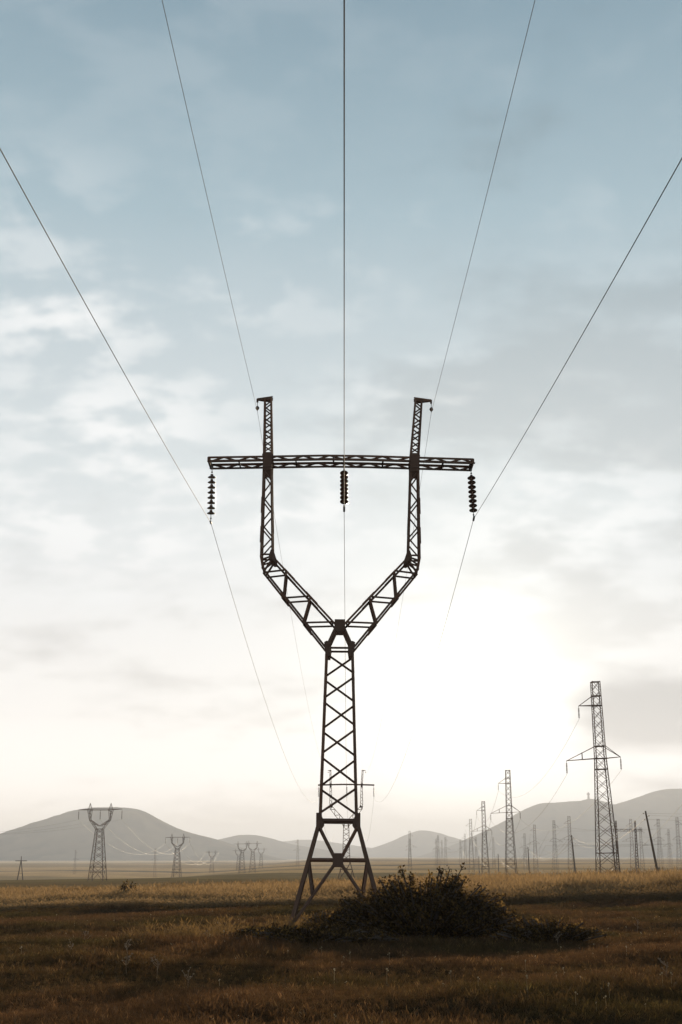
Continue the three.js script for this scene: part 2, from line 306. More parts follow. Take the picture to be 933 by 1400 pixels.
    add('hanger', pk, V(tip, 17.32, 0), V(tip, 17.18, 0), 0.05);
  }
  return root;
}
const mainPylon = makePylon({ horn: [0.05, 0.17], tip: [2.86, 3.05] });
mainPylon.name = numbered('wishbone_pylon'); scene.add(mainPylon);
mainPylon.position.set(-0.11, ground(-0.1, 43) , -43); mainPylon.position.y = EYE - 2.25; mainPylon.rotation.z = MAIN.lean;
tag(mainPylon, 'large dark steel lattice pylon with Y-shaped arms, rising beside the leafy bush', 'pylon', 'pylons with bent Y arms');
const nextPylon = mainPylon.clone(); nextPylon.name = numbered('wishbone_pylon'); scene.add(nextPylon);
nextPylon.position.set(0.82, ground(0.8, 215), -215); nextPylon.rotation.z = 0;
tag(nextPylon, 'smaller Y-armed pylon seen through the open legs of the large pylon', 'pylon', 'pylons with bent Y arms');

// ---------------------------------------------------------------- insulators
const porcelain = new THREE.MeshPhysicalMaterial({ color: rgb(0.075, 0.038, 0.022), roughness: 0.22, clearcoat: 0.6, clearcoatRoughness: 0.15 });
const fitting = std(0.16, 0.15, 0.14, 0.5, 0.8);
const discGeo = new THREE.LatheGeometry([[0.012, 0.16], [0.04, 0.155], [0.05, 0.13], [0.055, 0.095], [0.085, 0.08], [0.128, 0.052], [0.138, 0.038], [0.13, 0.03], [0.1, 0.045], [0.085, 0.034], [0.06, 0.046], [0.03, 0.03], [0.014, 0.028], [0.012, -0.03]].map(([x, y]) => new THREE.Vector2(x, y)), 20);
function makeString(n) {
  const t = new THREE.Group();
  mesh('hook', mergeGeometries([new THREE.TorusGeometry(0.035, 0.011, 6, 14).translate(0, -0.02, 0), new THREE.CylinderGeometry(0.013, 0.013, 0.2, 8).translate(0, -0.13, 0), new THREE.SphereGeometry(0.032, 10, 8).translate(0, -0.2, 0)]), fitting, t);
  for (let i = 0; i < n; i++) mesh('insulator_disc', discGeo, porcelain, t).position.y = -0.42 - i * 0.178;
  const yb = -0.42 - (n - 1) * 0.178;
  mesh('link', mergeGeometries([new THREE.CylinderGeometry(0.012, 0.012, 0.26, 8).translate(0, yb - 0.12, 0), new THREE.SphereGeometry(0.03, 8, 6).translate(0, yb - 0.13, 0)]), fitting, t);
  const cl = new THREE.CylinderGeometry(0.035, 0.035, 0.26, 8).rotateX(Math.PI / 2); mesh('wire_clamp', cl.translate(0, yb - 0.27, 0), fitting, t);
  t.userData.len = -(yb - 0.27);
  return t;
}
const string8 = makeString(8);
const LEN = string8.userData.len; delete string8.userData.len;
const toWorld = (py, x, y, z) => V(x, y, z).applyAxisAngle(V(0, 0, 1), py.rotation.z).add(py.position);
const specStrings = [[-4.33, 14.9, 0, 'straight hanging brown disc insulator string at the pylon crossarm end farther from the sun'], [0.1, 15.0, 0.44, 'tilted brown disc insulator string hanging mid crossarm of the large pylon'], [4.36, 14.9, 0.27, 'brown disc insulator string at the large pylon crossarm end nearer the sun glow']];
const clamps = [], clampsNext = [];
specStrings.forEach(([x, y, tilt, label], i) => {
  const o = i ? string8.clone() : string8; o.name = numbered('insulator_string'); scene.add(o);
  o.position.copy(toWorld(mainPylon, x, y, 0)); o.rotation.x = -tilt;
  tag(o, label, 'insulator', 'insulator strings of the large pylon');
  clamps.push(o.position.clone().add(V(0, -LEN * Math.cos(tilt), LEN * Math.sin(tilt))));
});
for (const [x, y] of specStrings) {
  const o = string8.clone(); o.name = numbered('insulator_string'); scene.add(o); o.rotation.x = 0;
  o.position.copy(toWorld(nextPylon, x, y, 0)); clampsNext.push(o.position.clone().add(V(0, -LEN, 0)));
  tag(o, 'small insulator string hanging from the pylon seen through the legs', 'insulator', 'insulator strings of the second pylon');
}
const earth = [], earthNext = [];
for (const [x, label] of [[-2.86, 'little earth wire insulator on the straighter upright peak'], [3.05, 'little earth wire insulator on the peak leaning towards the sun side']]) {
  for (const [py, list, lb] of [[mainPylon, earth, label], [nextPylon, earthNext, 'tiny earth wire insulator on the pylon seen through the legs']]) {
    const o = top('earth_insulator'); o.position.copy(toWorld(py, x, 17.2, 0));
    mesh('link', new THREE.CylinderGeometry(0.012, 0.012, 0.34, 6).translate(0, -0.16, 0), fitting, o);
    mesh('insulator_disc', new THREE.LatheGeometry([[0.01, -0.14], [0.04, -0.16], [0.07, -0.21], [0.06, -0.25], [0.02, -0.3]].map(([a, b]) => new THREE.Vector2(a, b)), 14), porcelain, o);
    tag(o, lb, 'insulator', py === mainPylon ? 'earth wire insulators of the large pylon' : 'earth wire insulators of the second pylon');
    list.push(o.position.clone().add(V(0, -0.32, 0)));
  }
}

// ---------------------------------------------------------------- wires
const alu = std(0.24, 0.22, 0.2, 0.72, 0.5), darkWire = alu;
function wirePoints(p, q, b, n) {
  const L = p.distanceTo(q), out = [];
  for (let i = 0; i <= n; i++) { const t = i / n, v = mix(p, q, t); v.y -= b * L * L * t * (1 - t); out.push(v); }
  return out;
}
function wireGeo(runs, r) {
  r = r > 0.012 ? r * 0.9 : r;
  const parts = [];
  for (const [p, q, b, n = 48] of runs) {
    const P = wirePoints(p, q, b, n), pos = [], idx = [], side = V(0, 0, 0);
    P.forEach((c, i) => {
      const w = P[Math.min(i + 1, n)].clone().sub(P[Math.max(i - 1, 0)]).normalize(); side.crossVectors(w, V(0, 1, 0)).normalize(); const up = side.clone().cross(w);
      for (let k = 0; k < 6; k++) { const a = k * Math.PI / 3, v = c.clone().addScaledVector(side, Math.cos(a) * r).addScaledVector(up, Math.sin(a) * r); pos.push(v.x, v.y, v.z); }
    });
    for (let i = 0; i < n; i++) for (let k = 0; k < 6; k++) { const a = i * 6 + k, b2 = i * 6 + (k + 1) % 6; idx.push(a, a + 6, b2, b2, a + 6, b2 + 6); }
    const g = new THREE.BufferGeometry(); g.setAttribute('position', new THREE.Float32BufferAttribute(pos, 3)); g.setIndex(idx); g.computeVertexNormals(); parts.push(g);
  }
  return parts.length > 1 ? mergeGeometries(parts) : parts[0];
}
function wire(name, runs, r, m, label, grp) { return tag(mesh(numbered(name), wireGeo(runs, r), m, scene), label, 'wire', grp); }
{
  const SAG = 0.00048, back = 141, labels = ['conductor running overhead to the pylon crossarm end farther from the sun', 'thick conductor running overhead to the middle insulator string of the large pylon', 'conductor running overhead to the pylon crossarm end nearer the sun glow'];
  clamps.forEach((c, i) => {
    const prev = V(c.x + [-0.1, -0.42, 0.07][i], c.y + [0.4, 0.3, -0.35][i], back);
    wire('conductor', [[c, prev, SAG, 160], [c, clampsNext[i], SAG, 70]], 0.0085, darkWire, labels[i], 'conductors of the large pylon');
  });
  earth.forEach((c, i) => wire('earth_wire', [[c, V(c.x, c.y + 0.4, back), SAG * 0.82, 160], [c, earthNext[i], SAG * 0.82, 70]], 0.0055, darkWire, ['thin earth wire overhead ending at the straighter upright peak', 'thin earth wire overhead ending at the peak leaning to the sun side'][i], 'earth wires of the large pylon'));
  // onward from the second pylon into the haze
  clampsNext.forEach((c, i) => wire('conductor', [[c, V(c.x + 1.6, c.y - 2.4, -400), SAG, 40]], 0.014, alu, 'pale conductor running on from the second pylon into the haze', 'far conductors of the second pylon'));
}

// ---------------------------------------------------------------- single-mast pylons with three arms
function mastBars() { // name -> list of [p, q, size, outward]
  const L = [], h = (y) => y < 14.5 ? 1.25 - (1.25 - 0.62) * y / 14.5 : 0.62 - (0.62 - 0.5) * (y - 14.5) / 9.5, C = (a, c, y) => V(a * h(y), y, c * h(y));
  for (const a of [-1, 1]) for (const c of [-1, 1]) { L.push(['leg', C(a, c, -0.5), C(a, c, 14.5), 0.11, V(a, 0, c)]); L.push(['leg', C(a, c, 14.5), C(a, c, 24), 0.09, V(a, 0, c)]); }
  const ys = [0]; let st = 1.75; while (ys[ys.length - 1] < 14) { ys.push(ys[ys.length - 1] + st); st *= 0.955; } const n1 = ys.length; ys[n1 - 1] = 14.5; while (ys[ys.length - 1] < 23.4) ys.push(ys[ys.length - 1] + 1.19);
  [[V(0, 0, 1), (s, y) => C(s, 1, y)], [V(0, 0, -1), (s, y) => C(s, -1, y)], [V(1, 0, 0), (s, y) => C(1, s, y)], [V(-1, 0, 0), (s, y) => C(-1, s, y)]].forEach(([n, F]) => {
    for (let i = 0; i < ys.length - 1; i++) { L.push(['lacing_bar', F(-1, ys[i]), F(1, ys[i + 1]), 0.04, n]); L.push(['lacing_bar', F(1, ys[i]).addScaledVector(n, 0.03), F(-1, ys[i + 1]).addScaledVector(n, 0.03), 0.04, n]); }
    for (const y of [3.2, 13.2, 14.5, 16, 21, 22.2, 23.95]) L.push(['belt', F(-1, y), F(1, y), 0.075, n]);
  });
  const arm = (s, y, len, dy, rise) => {
    const tip = V(s * (h(y) + len), y + rise, 0);
    for (const c of [-1, 1]) { L.push(['crossarm', C(s, c, y), tip, 0.085, V(0, -1, c)]); L.push(['crossarm_stay', C(s, c, y + dy), tip, 0.075, V(0, 1, c)]); }
    if (len > 3) L.push(['crossarm_post', V(s * (h(y) + len * 0.45), y + rise * 0.45, 0), V(s * (h(y) + len * 0.45), y + dy * 0.52, 0), 0.09, V(0, 0, 1)]);
    return tip;
  };
  const tips = [arm(-1, 14.5, 3.6, 1.5, -0.2), arm(1, 14.5, 1.9, 1.5, 0.15), arm(-1, 21, 1.75, 1.2, 0)];
  return [L, tips];
}
const [MB, MT] = mastBars();
const stringFar = () => { const g = mergeGeometries([new THREE.CylinderGeometry(0.03, 0.03, 1.6, 5).translate(0, -0.8, 0), ...Array.from({ length: 7 }, (_, i) => new THREE.CylinderGeometry(0.06, 0.13, 0.1, 8).translate(0, -0.35 - i * 0.17, 0))]); return g; };
const stringGeo = stringFar();
function makeMast() { const t = new THREE.Group(); for (const [n, p, q, a, o] of MB) mesh(n, bar(p, q, a, o), steel(), t); return t; }
const mastWhole = mergeGeometries([...MB.map(([n, p, q, a, o]) => bar(p, q, a * 0.65, o))]);
const mast0 = makeMast();
const mastLine = [[32.3, 167, 0.055, 'tall single-mast lattice pylon with three pointed arms, the biggest of its kind'], [38.3, 311, 0.008, 'middle-sized single-mast pylon with three arms standing before the long hill'], [47.3, 452, 0.02, 'slim single-mast pylon, next along the line beyond the middle-sized one'], [57.9, 612, 0, 'faint small single-mast pylon at the hazy end of its line']];
const masts = mastLine.map(([x, D, lean, label], i) => {
  let o;
  if (i < 3) { o = i ? mast0.clone() : mast0; o.name = numbered('mast_pylon'); scene.add(o); } else o = mesh(numbered('mast_pylon'), mastWhole, steels[0], scene);
  o.position.set(x, ground(x, D), -D); o.rotation.z = i ? lean * 0.4 : 0.02; o.rotation.y = 0.03;
  return tag(o, label, 'pylon', 'single-mast pylons in a receding line');
});
const tipAt = (o, t) => t.clone().applyEuler(o.rotation).add(o.position);
masts.forEach((o, i) => { if (i < 3) MT.forEach((t) => {
  const s = mesh(numbered('insulator_string'), stringGeo, porcelain, scene); s.position.copy(tipAt(o, t));
  tag(s, ['insulator string hanging from the biggest single-mast pylon', 'insulator string hanging from the middle-sized single-mast pylon', 'insulator string hanging from the slim single-mast pylon'][i], 'insulator', ['insulators of the biggest mast pylon', 'insulators of the middle mast pylon', 'insulators of the slim mast pylon'][i]);
}); });
for (let i = 0; i < 3; i++) MT.forEach((t) => { const a = tipAt(masts[i], t), b = tipAt(masts[i + 1], t); a.y -= 1.6; b.y -= 1.6; wire('conductor', [[a, b, 0.0009, 36]], 0.018 + i * 0.008, alu, ['pale sagging conductor between the biggest and the middle-sized single-mast pylons', 'pale sagging conductor between the middle-sized and the slim single-mast pylons', 'pale sagging conductor beyond the slim single-mast pylon'][i], ['conductors of the first mast span', 'conductors of the second mast span', 'conductors of the third mast span'][i]); });
// farther masts, faint in the haze
const farMasts = [[95.3, 572], [98.4, 633], [98.1, 695], [141.8, 612], [145.1, 591], [129.5, 612], [-38.9, 1235], [42.1, 842], [84.6, 937], [70.8, 1002], [85, 1118], [-156, 1157], [125.3, 937], [-270, 1400], [90, 1300], [96, 1310], [112, 1290], [106, 1080], [123, 1110], [166, 760], [191, 800], [60, 1200], [178, 900]].map(([x, D], i) => {
  const o = mesh(numbered('mast_pylon'), mastWhole, steels[i % 3], scene); o.position.set(x, ground(x, D), -D); o.rotation.y = 0.3 * Math.sin(i * 2.3); if (i % 3 === 1) o.scale.x = -1;
  return tag(o, 'faint distant lattice mast pylon lost in the haze', 'pylon', 'distant mast pylons in the haze');
});
for (const [a, b] of [[0, 3], [1, 5], [2, 0], [9, 8], [12, 2], [5, 4], [8, 1], [10, 9], [17, 18], [19, 20]]) for (const t of MT) {
  const p = farMasts[a].position.clone().add(t), q = farMasts[b].position.clone().add(t); p.y -= 1.5; q.y -= 1.5;
  wire('conductor', [[p, q, 0.0011, 24]], 0.035, alu, 'faint pale conductor sagging between distant mast pylons', 'distant conductors in the haze');
}
{ // long pale spans sweeping across the face of the long hill
  for (const [p, q, b] of [[V(45, 16, -150), V(66, 10.5, -520), 0.00052], [V(49, 13.2, -150), V(64, 9, -520), 0.00052]]) wire('conductor', [[p, q, b, 40]], 0.02, alu, 'long pale conductor sweeping in front of the long hill', 'conductors before the long hill');
}

// ---------------------------------------------------------------- waisted pylons
function waistBars() {
  const L = [], h = (y) => 2.05 - (2.05 - 0.9) * y / 13.5, C = (a, c, y) => V(a * h(y), y, c * h(y));
  for (const a of [-1, 1]) for (const c of [-1, 1]) L.push(['leg', C(a, c, -0.6), C(a, c, 13.5), 0.15, V(a, 0, c)]);
  const ys = [3.6, 5.7, 7.5, 9.2, 10.8, 12.2, 13.5];
  [[V(0, 0, 1), (s, y) => C(s, 1, y)], [V(0, 0, -1), (s, y) => C(s, -1, y)], [V(1, 0, 0), (s, y) => C(1, s, y)], [V(-1, 0, 0), (s, y) => C(-1, s, y)]].forEach(([n, F]) => {
    for (let i = 0; i < 6; i++) { L.push(['lacing_bar', F(-1, ys[i]), F(1, ys[i + 1]), 0.075, n]); L.push(['lacing_bar', F(1, ys[i]).addScaledVector(n, 0.04), F(-1, ys[i + 1]).addScaledVector(n, 0.04), 0.075, n]); }
    for (const y of [2.3, 3.6, 13.5]) L.push(['belt', F(-1, y), F(1, y), 0.1, n]);
    const mid = mix(F(-1, 2.3), F(1, 2.3), 0.5); for (const s of [-1, 1]) { L.push(['knee_brace', F(s, 3.6), mid, 0.08, n]); L.push(['knee_brace', mid, F(s, 0.1), 0.08, n]); }
  });
  for (const s of [-1, 1]) for (const c of [-1, 1]) {
    const z = c * 0.8;
    L.push(['arm_chord', V(s * 0.9, 13.4, z), V(s * 2.8, 15.9, z), 0.13, V(s, -1, c)]); L.push(['arm_chord', V(s * 0.05, 14.2, z), V(s * 2.7, 15.95, z), 0.12, V(0, 1, c)]);
    L.push(['arm_chord', V(s * 2.75, 15.9, z), V(s * 3.45, 18.6, z * 0.8), 0.12, V(s, 0, c)]); L.push(['arm_chord', V(s * 2.7, 15.9, z), V(s * 2.4, 18.6, z * 0.8), 0.12, V(-s, 0, c)]);
    for (const [p, q] of zigzag(V(s * 3.0, 16.6, z), V(s * 3.4, 18.4, z * 0.8), V(s * 2.6, 16.6, z), V(s * 2.42, 18.4, z * 0.8), 3)) L.push(['lacing_bar', p, q, 0.07, V(0, 0, c)]);
    for (const [p, q] of zigzag(V(s * 1.1, 13.7, z), V(s * 2.5, 15.5, z), V(s * 0.5, 14.5, z), V(s * 2.2, 15.6, z), 4)) L.push(['lacing_bar', p, q, 0.07, V(0, 0, c)]);
    L.push(['peak', V(s * 3.3, 18.6, z * 0.6), V(s * 2.85, 20.3, 0), 0.07, V(0, 0, c)]); L.push(['peak', V(s * 2.45, 18.6, z * 0.6), V(s * 2.85, 20.3, 0), 0.07, V(0, 0, c)]);
  }
  for (const c of [-1, 1]) for (const y of [18.45, 18.75]) { L.push(['crossarm_chord', V(-6, 18.5, c * 0.1), V(-2, y, c * 0.55), 0.1, V(0, 1, c)]); L.push(['crossarm_chord', V(-2, y, c * 0.55), V(2, y, c * 0.55), 0.1, V(0, 1, c)]); L.push(['crossarm_chord', V(2, y, c * 0.55), V(6, 18.7, c * 0.1), 0.1, V(0, 1, c)]); }
  return L;
}
const WB = waistBars(), waistWhole = mergeGeometries(WB.map(([n, p, q, a, o]) => bar(p, q, a * 0.8, o)));
const waist0 = new THREE.Group(); for (const [n, p, q, a, o] of WB) mesh(n, bar(p, q, a, o), steel(), waist0);
const waists = [[-64.8, 368, 'waisted lattice pylon with forked top in front of the flat-topped hill', 1], [-78.5, 660, 'smaller waisted forked pylon at the foot of the flat-topped hill slope', 1], [-117, 1250, 'tiny forked pylon nearest after the two larger waisted ones, in the stubble', 0], [-99, 1330, 'tiny forked pylon beside its twin in the pale stubble field', 0], [-64, 892, 'faint forked pylon of a close pair before the low rounded hill', 0], [-58, 905, 'faint forked pylon of a close pair before the low rounded hill', 0], [-80, 1380, 'very faint forked pylon just past the close pair', 0]].map(([x, D, label, full], i) => {
  let o; if (full) { o = i ? waist0.clone() : waist0; o.name = numbered('forked_pylon'); scene.add(o); } else o = mesh(numbered('forked_pylon'), waistWhole, steels[i % 3], scene);
  o.position.set(x, ground(x, D), -D); o.rotation.y = -0.1; return tag(o, label, 'pylon', 'forked pylons across the plain');
});
const WT = [V(-5.95, 18.4, 0), V(0, 18.4, 0), V(5.95, 18.5, 0)];
waists.forEach((o, i) => { if (i < 2) WT.forEach((t) => { const s = mesh(numbered('insulator_string'), stringGeo, porcelain, scene); s.position.copy(tipAt(o, t)); s.scale.set(1.3, 1.6, 1.3); tag(s, i ? 'thin insulator string under the smaller forked pylon by the hill foot' : 'thin insulator string under the forked pylon before the flat-topped hill', 'insulator', i ? 'insulators of the smaller forked pylon' : 'insulators of the larger forked pylon'); }); });
for (const t of WT) {
  const down = (p, d = 2.5) => { p.y -= d; return p; };
  const a = down(tipAt(waists[0], t)), b = down(tipAt(waists[1], t)), c = tipAt(waists[2], t);
  wire('conductor', [[a, V(a.x - 42, a.y + 0.5, -175), 0.00058, 40]], 0.018, alu, 'pale conductor leaving the larger forked pylon across the flat-topped hill', 'conductors of the larger forked pylon');
  wire('conductor', [[a, b, 0.00033, 40]], 0.024, alu, 'pale conductor sagging between the two waisted forked pylons', 'conductors between the forked pylons');
  wire('conductor', [[b, c, 0.00012, 40]], 0.045, alu, 'pale conductor running from the smaller forked pylon to the stubble field', 'conductors beyond the forked pylons');
}
// ---------------------------------------------------------------- portal pylon: two masts and a beam
{
  const t = top('portal_pylon'); t.position.set(107, ground(107, 515), -515); tag(t, 'portal pylon of two slim masts under one long horizontal beam', 'pylon');
  for (const x of [-3.6, 3.6]) {
    const m = group('mast', t), C = (a, c, y) => V(x + a * (0.55 - 0.35 * y / 20), y, c * (0.55 - 0.35 * y / 20));
    for (const a of [-1, 1]) for (const c of [-1, 1]) mesh('chord', bar(C(a, c, -0.4), C(a, c, 20), 0.16, V(a, 0, c)), steel(), m);
    for (const c of [-1, 1]) for (const [p, q] of zigzag(C(-1, c, 0), C(-1, c, 19.5), C(1, c, 0), C(1, c, 19.5), 18)) mesh('lacing_bar', bar(p, q, 0.09, V(0, 0, c)), steel(), m);
  }
  for (const c of [-1, 1]) for (const y of [16.2, 16.9]) mesh('beam_chord', bar(V(-6.2, y, c * 0.4), V(6.2, y, c * 0.4), 0.16, V(0, 1, c)), steel(), t);
  for (const [p, q] of zigzag(V(-6, 16.2, 0.4), V(6, 16.2, 0.4), V(-6, 16.9, 0.4), V(6, 16.9, 0.4), 14)) mesh('lacing_bar', bar(p, q, 0.08, V(0, 0, 1)), steel(), t);
}

// ---------------------------------------------------------------- wooden poles
const wood = [std(0.075, 0.052, 0.036, 0.95), std(0.09, 0.064, 0.046, 0.95)];
const poleTops = [];
[[41.6, 181, 0.145, 'leaning dark wooden pole, the tallest standing behind the golden grass', 8.8], [48.4, 285, 0.06, 'wooden pole second along the pole line beyond the leaning one', 8.6], [55.9, 410, 0.02, 'wooden pole third along the pole line beyond the leaning one', 8.5], [63.7, 558, 0, 'wooden pole fourth along the pole line, by the slim mast pylon', 8.5], [70, 700, 0, 'tiny wooden pole at the far end of the pole line', 8.5]].forEach(([x, D, lean, label, h], i) => {
  const t = top('wooden_pole'); t.position.set(x, ground(x, D), -D); t.rotation.z = lean;
  tag(t, label, 'pole', 'wooden poles in a receding line');
  mesh('shaft', new THREE.CylinderGeometry(0.11, 0.19, h + 0.4, 9, 6).translate(0, h / 2 - 0.2, 0), wood[i % 2], t);
  mesh('stub', new THREE.CylinderGeometry(0.15, 0.17, 1.5, 7).translate(0.26, 0.7, 0.05), wood[1], t);
  for (const [y, s] of [[h - 0.35, -1], [h - 0.75, 1], [h - 1.15, -1]]) mesh('pin_insulator', mergeGeometries([new THREE.CylinderGeometry(0.015, 0.015, 0.3, 5).rotateZ(Math.PI / 2).translate(s * 0.2, y, 0), new THREE.CylinderGeometry(0.05, 0.065, 0.14, 8).translate(s * 0.34, y + 0.08, 0)]), porcelain, t);
  poleTops.push([[h - 0.35, -1], [h - 0.75, 1], [h - 1.15, -1]].map(([y, s]) => V(s * 0.34, y + 0.12, 0).applyAxisAngle(V(0, 0, 1), lean).add(t.position)));
});
for (let i = 0; i < 4; i++) for (let k = 0; k < 3; k++) wire('line_wire', [[poleTops[i][k], poleTops[i + 1][k], 0.0009, 24]], 0.016 + 0.007 * i, alu, ['pale wire from the leaning pole to the second pole', 'pale wire from the second pole to the third pole', 'pale wire from the third pole to the fourth pole', 'pale wire from the fourth pole to the far tiny pole'][i], ['wires of the first pole span', 'wires of the second pole span', 'wires of the third pole span', 'wires of the fourth pole span'][i]);
for (let k = 0; k < 3; k++) wire('line_wire', [[poleTops[0][k], V(poleTops[0][k].x + 18, poleTops[0][k].y + 1.2, -95), 0.0007, 24]], 0.013, alu, 'pale wire leaving the leaning pole away from the pole line', 'wires beside the leaning pole');
{
  const t = top('a_frame_pole'); t.position.set(-116, ground(-116, 500), -500); tag(t, 'dark A-frame pole with a short crossarm in the green field', 'pole');
  mesh('leg', new THREE.CylinderGeometry(0.14, 0.2, 7.4, 8).rotateZ(-0.14).translate(-0.55, 3.4, 0), wood[0], t);
  mesh('leg', new THREE.CylinderGeometry(0.14, 0.2, 7.4, 8).rotateZ(0.14).translate(0.55, 3.4, 0), wood[0], t);
  mesh('post', new THREE.CylinderGeometry(0.13, 0.16, 2.6, 8).translate(0, 7.2, 0), wood[1], t);
  mesh('crossarm', new THREE.BoxGeometry(4.2, 0.24, 0.2).translate(0, 6.9, 0.2), wood[1], t);
  mesh('brace', new THREE.BoxGeometry(1.3, 0.16, 0.14).translate(0, 2.6, 0.1), wood[1], t);
}

// ---------------------------------------------------------------- grass
function tuft(seed, blades, h, spread, width, lean, heads) {
  const R = rng(seed), pos = [], idx = [];
  const strip = (pts, w) => {
    const b0 = pos.length / 3, a = R() * Math.PI, cx = Math.cos(a), cz = Math.sin(a), n = pts.length;
    pts.forEach((p, i) => { const ww = w[i] / 2; pos.push(p.x - cx * ww, p.y, p.z - cz * ww, p.x + cx * ww, p.y, p.z + cz * ww); if (i < n - 1) { const k = b0 + i * 2; idx.push(k, k + 1, k + 2, k + 1, k + 3, k + 2); } });
  };
  for (let i = 0; i < blades; i++) {
    const a = R() * 6.283, r = Math.sqrt(R()) * spread, hh = h * (0.45 + 0.6 * R()), l = lean * (0.3 + R()) * hh, b = R() * 6.283, p0 = V(Math.cos(a) * r, -0.03, Math.sin(a) * r), dx = Math.cos(b) * l, dz = Math.sin(b) * l, w = width * (0.7 + 0.6 * R());
    const P = (t) => V(p0.x + dx * t * t, p0.y + hh * t * (1 - 0.18 * t), p0.z + dz * t * t);
    strip([P(0), P(0.4), P(0.75), P(1)], [w, w * 0.9, w * 0.6, w * 0.12]);
    if (heads && R() < heads) { const e = P(1), d = P(1).sub(P(0.85)).normalize(); strip([e.clone().addScaledVector(d, -0.02), e.clone().addScaledVector(d, 0.05 * h + 0.02), e.clone().addScaledVector(d, 0.1 * h + 0.06)], [0.006, width * 2.6, 0.004]); }
  }
  const g = new THREE.BufferGeometry(); g.setAttribute('position', new THREE.Float32BufferAttribute(pos, 3)); g.setIndex(idx); g.computeVertexNormals(); return g;
}
const blade = (tr) => new THREE.MeshPhysicalMaterial({ color: 0xffffff, roughness: 0.95, transmission: tr, thickness: 0, specularIntensity: 0.1, side: THREE.DoubleSide });
const bladeMat = blade(0.42), tallMat = blade(0.5);
function scatter(name, geos, mat, spots, label) { // spots: [x, D, scale, heightScale, r, g, b]
  const G = top(name); tag(G, label, null, null, 'stuff');
  geos.forEach((geo, k) => {
    const mine = spots.filter((_, i) => i % geos.length === k), im = new THREE.InstancedMesh(geo, mat, mine.length), M = new THREE.Matrix4(), q = new THREE.Quaternion(), R = rng(k * 31 + 7);
    im.name = 'tufts'; im.castShadow = im.receiveShadow = true; im.userData.kind = 'stuff';
    mine.forEach(([x, D, s, hs, r, g, b], i) => { q.setFromAxisAngle(V(0, 1, 0), R() * 6.283); M.compose(V(x, ground(x, D), -D), q, V(s, s * hs, s)); im.setMatrixAt(i, M); im.setColorAt(i, rgb(r, g, b)); });
    G.add(im);
  });
  return G;
}
const mound = (x, D) => Math.exp(-(((x + 2.3) / 2.1) ** 2) - ((D - 29.5) / 2.6) ** 2); // ranker growth on the shaded side of the pylon
{
  const R = rng(77), spots = [];
  const put = (D0, D1, per) => {
    const w = (D) => 0.34 * D + 3.5, N = Math.round((D1 - D0) * (w(D0) + w(D1)) * per);
    for (let i = 0; i < N; i++) {
      const D = D0 + (D1 - D0) * R(), half = w(D), x = (R() * 2 - 1) * half; if (R() > w(D) / w(D1)) { i -= 0.0; }
      const patch = fbm(x * 0.22 + 5, D * 0.16, 2.2, 3), green = clamp(0.38 + patch * 2.0 + (R() - 0.5) * 0.6, 0, 1), m = mound(x, D), s = (0.6 + 0.4 * R()) * clamp(1 + 1.3 * fbm(x * 0.4, D * 0.3, 8.1, 3), 0.5, 1.6) * (0.72 + 0.28 * smooth(18, 34, D));
      const k = (0.5 + 0.5 * R()) * (R() < 0.07 ? 2.3 : 1);
      spots.push([x, D, s * (1 + 0.2 * m), (0.8 + 0.5 * R()) * (1 + 0.5 * m), k * (0.1 - 0.043 * green), k * (0.054 - 0.012 * green), k * (0.024 - 0.01 * green)]);
    }
  };
  put(9, 30, 260); put(30, 66, 120);
  scatter('meadow_grass', [tuft(1, 13, 0.11, 0.1, 0.006, 0.5, 0), tuft(2, 11, 0.12, 0.11, 0.0055, 0.45, 0.3), tuft(3, 15, 0.085, 0.12, 0.007, 0.6, 0), tuft(4, 9, 0.15, 0.08, 0.005, 0.35, 0.6)], bladeMat, spots, 'short dry olive and brown meadow grass around the large pylon');
}
{
  const R = rng(99), spots = [];
  for (let i = 0; i < 85000; i++) {
    const D = 61 + 45 * R() ** 1.25, x = (R() * 2 - 1) * (0.34 * D + 5), edge = 63.5 + 1.6 * noise.noise(x * 0.12, 0.5, 3.3) + 0.6 * noise.noise(x * 0.7, 1.5, 3.3) + (x > 0 ? -0.0 : 0.8);
    if (D < edge) continue;
    const dark = smooth(0.1, 0.45, noise.noise(x * 0.09 + 4.2, D * 0.07, 6.6)), k = 0.8 + 0.4 * R(), hs = (0.66 + 0.34 * R() + 0.3 * noise.noise(x * 0.3, D * 0.3, 1.2) + 0.16 * noise.noise(x * 1.1, D * 0.9, 3.2)) * (1 + 0.012 * clamp(x, -18, 22)) * (0.42 + 0.58 * smooth(edge - 1, edge + 8, D));
    spots.push([x, D, 0.95 + 0.3 * R(), hs, k * (0.21 - 0.08 * dark), k * (0.137 - 0.055 * dark), k * (0.065 - 0.028 * dark)]);
  }
  for (let i = 0; i < 900; i++) { // loose clumps round the pylon feet
    const a = R() * 6.283, q = Math.sqrt(R()), c = [[-2.6, 38.5, 2.2, 2.2], [-0.6, 41.5, 1.7, 2.0], [-3.8, 34, 1.4, 0.8], [-0.3, 45, 2.5, 1.5]][i % 4], x = c[0] + Math.cos(a) * q * c[2], D = c[1] + Math.sin(a) * q * c[3], k = 0.7 + 0.5 * R();
    if (noise.noise(x * 1.1, D * 1.1, 5.1) < -0.05) continue;
    spots.push([x, D, 0.45 + 0.3 * R(), 0.45 + 0.6 * R(), k * 0.13, k * 0.08, k * 0.032]);
  }
  scatter('tall_grass', [tuft(11, 12, 0.82, 0.17, 0.012, 0.3, 0.8), tuft(12, 14, 0.9, 0.19, 0.011, 0.35, 0.7), tuft(13, 10, 0.98, 0.15, 0.012, 0.25, 0.9)], tallMat, spots, 'band of tall golden grass glowing against the light behind the pylon');
}

